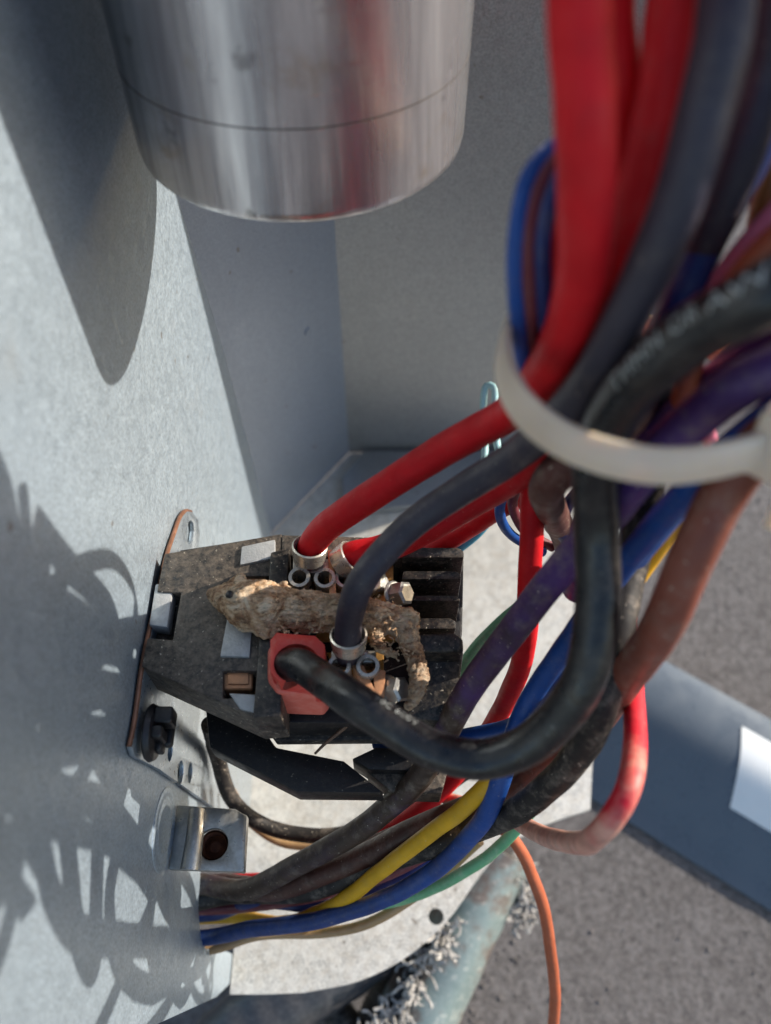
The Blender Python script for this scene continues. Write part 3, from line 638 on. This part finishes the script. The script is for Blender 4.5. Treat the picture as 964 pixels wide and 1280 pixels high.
for v_ in bm.verts:
    p = v_.co.copy()
    hd = max(0, min(1, (p.x + 26) / 8)); h = .5 * noise.fractal(p * .2, .9, 2.1, 3) + (.15 + (.5 if p.x < 1 else .2) * hd) * noise.fractal(Vector((p.x * .45, p.y * 1.6, p.z * 1.6)), .7, 2, 4)
    rid = abs(noise.noise(p * .5 + Vector((9, 2, 1))))
    v_.co += v_.normal * (h - .35 * max(0, 1 - rid / .09) - .1)
lizard = build('lizard', bm, MAT['lizard'], None, True, 70)
tag(lizard, 'dried brown dead lizard lying across the contactor terminals', 'lizard')
def bead(name, c, r, m): return build(name, lathe([(0, -r), (r * .7, -r * .7), (r, 0), (r * .7, r * .7), (0, r)], c, Vector((0, 0, 1)), 14), m, lizard)
bead('eye', lz(287, 743, 9.4), .8, MAT['black_plastic'])
bm = bmesh.new()
for k in range(130):                                        # torn skin shreds
    i = random.random(); a = lz(330 + 170 * i + random.uniform(-6, 6), 765 + random.uniform(-20, 26), 5 + random.uniform(-1, 4)) if k < 95 else lz(500 + random.uniform(-18, 20), 800 + random.uniform(-25, 30), 3 + random.uniform(0, 3))
    d_ = Vector((random.uniform(-1, 1), random.uniform(-1, 1), random.uniform(-.2, .9))).normalized() * random.uniform(.8, 1.9)
    b_ = a + d_ * .5 + Vector((random.uniform(-.4, .4), random.uniform(-.4, .4), .3))
    tube_bm([a, b_, a + d_], lambda s: .14 * (1 - s) + .03, 5, bm)
build('skin_shred', bm, MAT['lizard'], lizard)['kind'] = 'stuff'

tag(build('dry_twig', tube_bm(spline([PZ(446, 896, 126), PZ(425, 914, 122), PZ(408, 928, 121), PZ(394, 942, 119)], .8), lambda s: .5 - .25 * s, 8, wob=.2), MAT['twig']), 'thin dry twig sticking out below the red boot', 'twig')

# ------------------------------------------------------------------ cover panel on the ground
GT = GZ
A = PZ(806, 812, GT + 22); B = PZ(1010, 925, GT + 22)
dirv = (B - A); dirv.z = 0; dirv.normalize(); nr = Vector((dirv.y, -dirv.x, 0))
if nr.y > 0: nr = -nr
pf = [(0, 22), (6, 24), (16, 25), (26, 24), (34, 20.5), (44, 14.5), (62, 3.5), (69, 1.4)]
pf = [(p.x, p.y) for p in spline([Vector((a, b, 0)) for a, b in pf], 2)]
bm = bmesh.new(); L0 = A - dirv * 0; rows = []
base = Vector((A.x, A.y, GT))
for s_ in (-14, 140):
    rows.append(([bm.verts.new(base + dirv * (s_ + (6 if s_ > 0 else -.25 * a)) + nr * a * 1.0 + V(0, 0, b)) for a, b in pf], [bm.verts.new(base + dirv * (s_ + (6 if s_ > 0 else -.25 * a)) + nr * a + V(0, 0, b - 1.2)) for a, b in pf]))
(T0, U0), (T1, U1) = rows
for i in range(len(pf) - 1):
    bm.faces.new((T0[i], T0[i + 1], T1[i + 1], T1[i])); bm.faces.new((U0[i], U1[i], U1[i + 1], U0[i + 1]))
    bm.faces.new((T0[i], U0[i], U0[i + 1], T0[i + 1])); bm.faces.new((T1[i], T1[i + 1], U1[i + 1], U1[i]))
bm.faces.new((T0[0], T1[0], U1[0], U0[0])); bm.faces.new((T0[-1], U0[-1], U1[-1], T1[-1]))
cpn = empty('cover_panel', base, 'blue grey painted cover panel with a white label lying on the concrete', 'panel')
sheet = build('sheet', bm, MAT['panel_paint'], cpn)
bm = bmesh.new(); q0, q1 = 10, 44
sel = [(a, b) for a, b in pf if q0 <= a <= q1]; r0 = [bm.verts.new(base + dirv * (50 + (a - 10) * .32) + nr * a + V(0, 0, b + .5)) for a, b in sel]; r1 = [bm.verts.new(base + dirv * 110 + nr * a + V(0, 0, b + .5)) for a, b in sel]
for i in range(len(sel) - 1): bm.faces.new((r0[i], r0[i + 1], r1[i + 1], r1[i]))
build('label', bm, MAT['label_white'], sheet)

# ------------------------------------------------------------------ pipes and lines under the pan
def zpath(l): return [PZ(x, y, z) for x, y, z in l]
tag(build('copper_pipe', tube_bm(spline(zpath([(622, 1060, -50), (596, 1110, -54), (570, 1165, -58), (538, 1235, -64), (495, 1330, -70)]), 3), 14.5, 32, wob=.03), MAT['patina']), 'green patinated copper pipe passing below the pan edge', 'pipe')
ins = empty('pipe_insulation', PZ(640, 1120, GZ), 'torn black foam insulation stub with frayed pale edge beside the pipe', 'insulation')
build('foam_sleeve', tube_bm(spline(zpath([(600, 1075, -62), (622, 1098, -64), (640, 1125, -66)]), 2), lambda s: 13 - 1.5 * s, 28, wob=.18), MAT['foam'], ins)
def fray(pts, n, spread, r0, r1, parent):
    base_ = spline(pts, 1.0); bm = bmesh.new()
    for k in range(n):
        c = random.choice(base_); q = [c + Vector((random.gauss(0, spread), random.gauss(0, spread), random.uniform(0, spread)))]
        d_ = Vector((random.uniform(-1, 1), random.uniform(-1, 1), random.uniform(-.3, 1))).normalized()
        for j in range(6):
            d_ = (d_ + Vector((random.uniform(-1, 1), random.uniform(-1, 1), random.uniform(-.8, .8))) * .9).normalized(); q.append(q[-1] + d_ * random.uniform(1, 2.2))
        tube_bm(spline(q, .8), random.uniform(r0, r1), 6, bm)
    o = build('frayed_edge', bm, MAT['fray'], parent); o['kind'] = 'stuff'; return o
fray(zpath([(622, 1082, -48), (645, 1100, -50), (655, 1125, -54), (645, 1145, -60)]), 120, 1.2, .25, .5, ins)
sl = empty('foil_wrap', PZ(500, 1250, GZ + 2), 'frayed silver foil wrap strip along the edge of the patinated pipe', 'foil wrap')
fray(zpath([(560, 1160, -36), (538, 1196, -40), (515, 1232, -44), (488, 1270, -48), (455, 1315, -52)]), 120, .5, .3, .6, sl)
build('strip', tube_bm(spline(zpath([(556, 1165, -42), (512, 1234, -48), (450, 1318, -56)]), 2), 3.4, 12, wob=.4), MAT['foam'], sl)
o = tag(build('ribbed_line', tube_bm(spline(zpath([(560, 1130, -66), (510, 1210, -72), (470, 1290, -78), (440, 1350, -80)]), .8), lambda s: 9 + .5 * math.sin(s * 240), 24), MAT['cable_sheath']), 'brown ribbed line lying beside the frayed foil wrap', 'hose')
tag(build('drain_hose', tube_bm(spline(zpath([(520, 1130, -50), (430, 1200, -54), (355, 1250, -58), (300, 1292, -62), (240, 1350, -66)]), 2), lambda s: 13 + .22 * math.sin(s * 60), 32), MAT['grey_conduit']), 'glossy grey hose passing under the corner of the pan', 'hose')
tag(build('supply_cable', tube_bm(spline(zpath([(330, 1180, -70), (400, 1240, -72), (450, 1300, -74)]), 3), 5.5, 16), WM['black_dusty']), 'black cable crossing under the pan beside the ribbed line', 'cable')

# ------------------------------------------------------------------ loose grit on the concrete
bm = bmesh.new()
for k in range(500):
    c = PZ(random.uniform(540, 980), random.uniform(620, 1290), GZ)
    if k % 4 == 0: c = PZ(595 + random.gauss(0, 18), random.uniform(1130, 1290), GZ)
    rr = random.choice((.3, .35, .4, .5, .6, .9)) * random.uniform(.7, 1.2)
    m = bmesh.ops.create_icosphere(bm, subdivisions=1, radius=rr)
    for v in m['verts']: v.co = c + Vector((v.co.x * random.uniform(.8, 1.3), v.co.y * random.uniform(.7, 1.1), v.co.z * .6 + rr * .3)) + noise.noise_vector(v.co * 2 + c) * rr * .3
MAT['grit'] = m_plain('grit', '6a6460', .9, 0, .5, 90, .4, 900)
tag(build('grit', bm, MAT['grit'], None, False), 'loose pale grit scattered on the concrete ground', 'grit', kind='stuff')
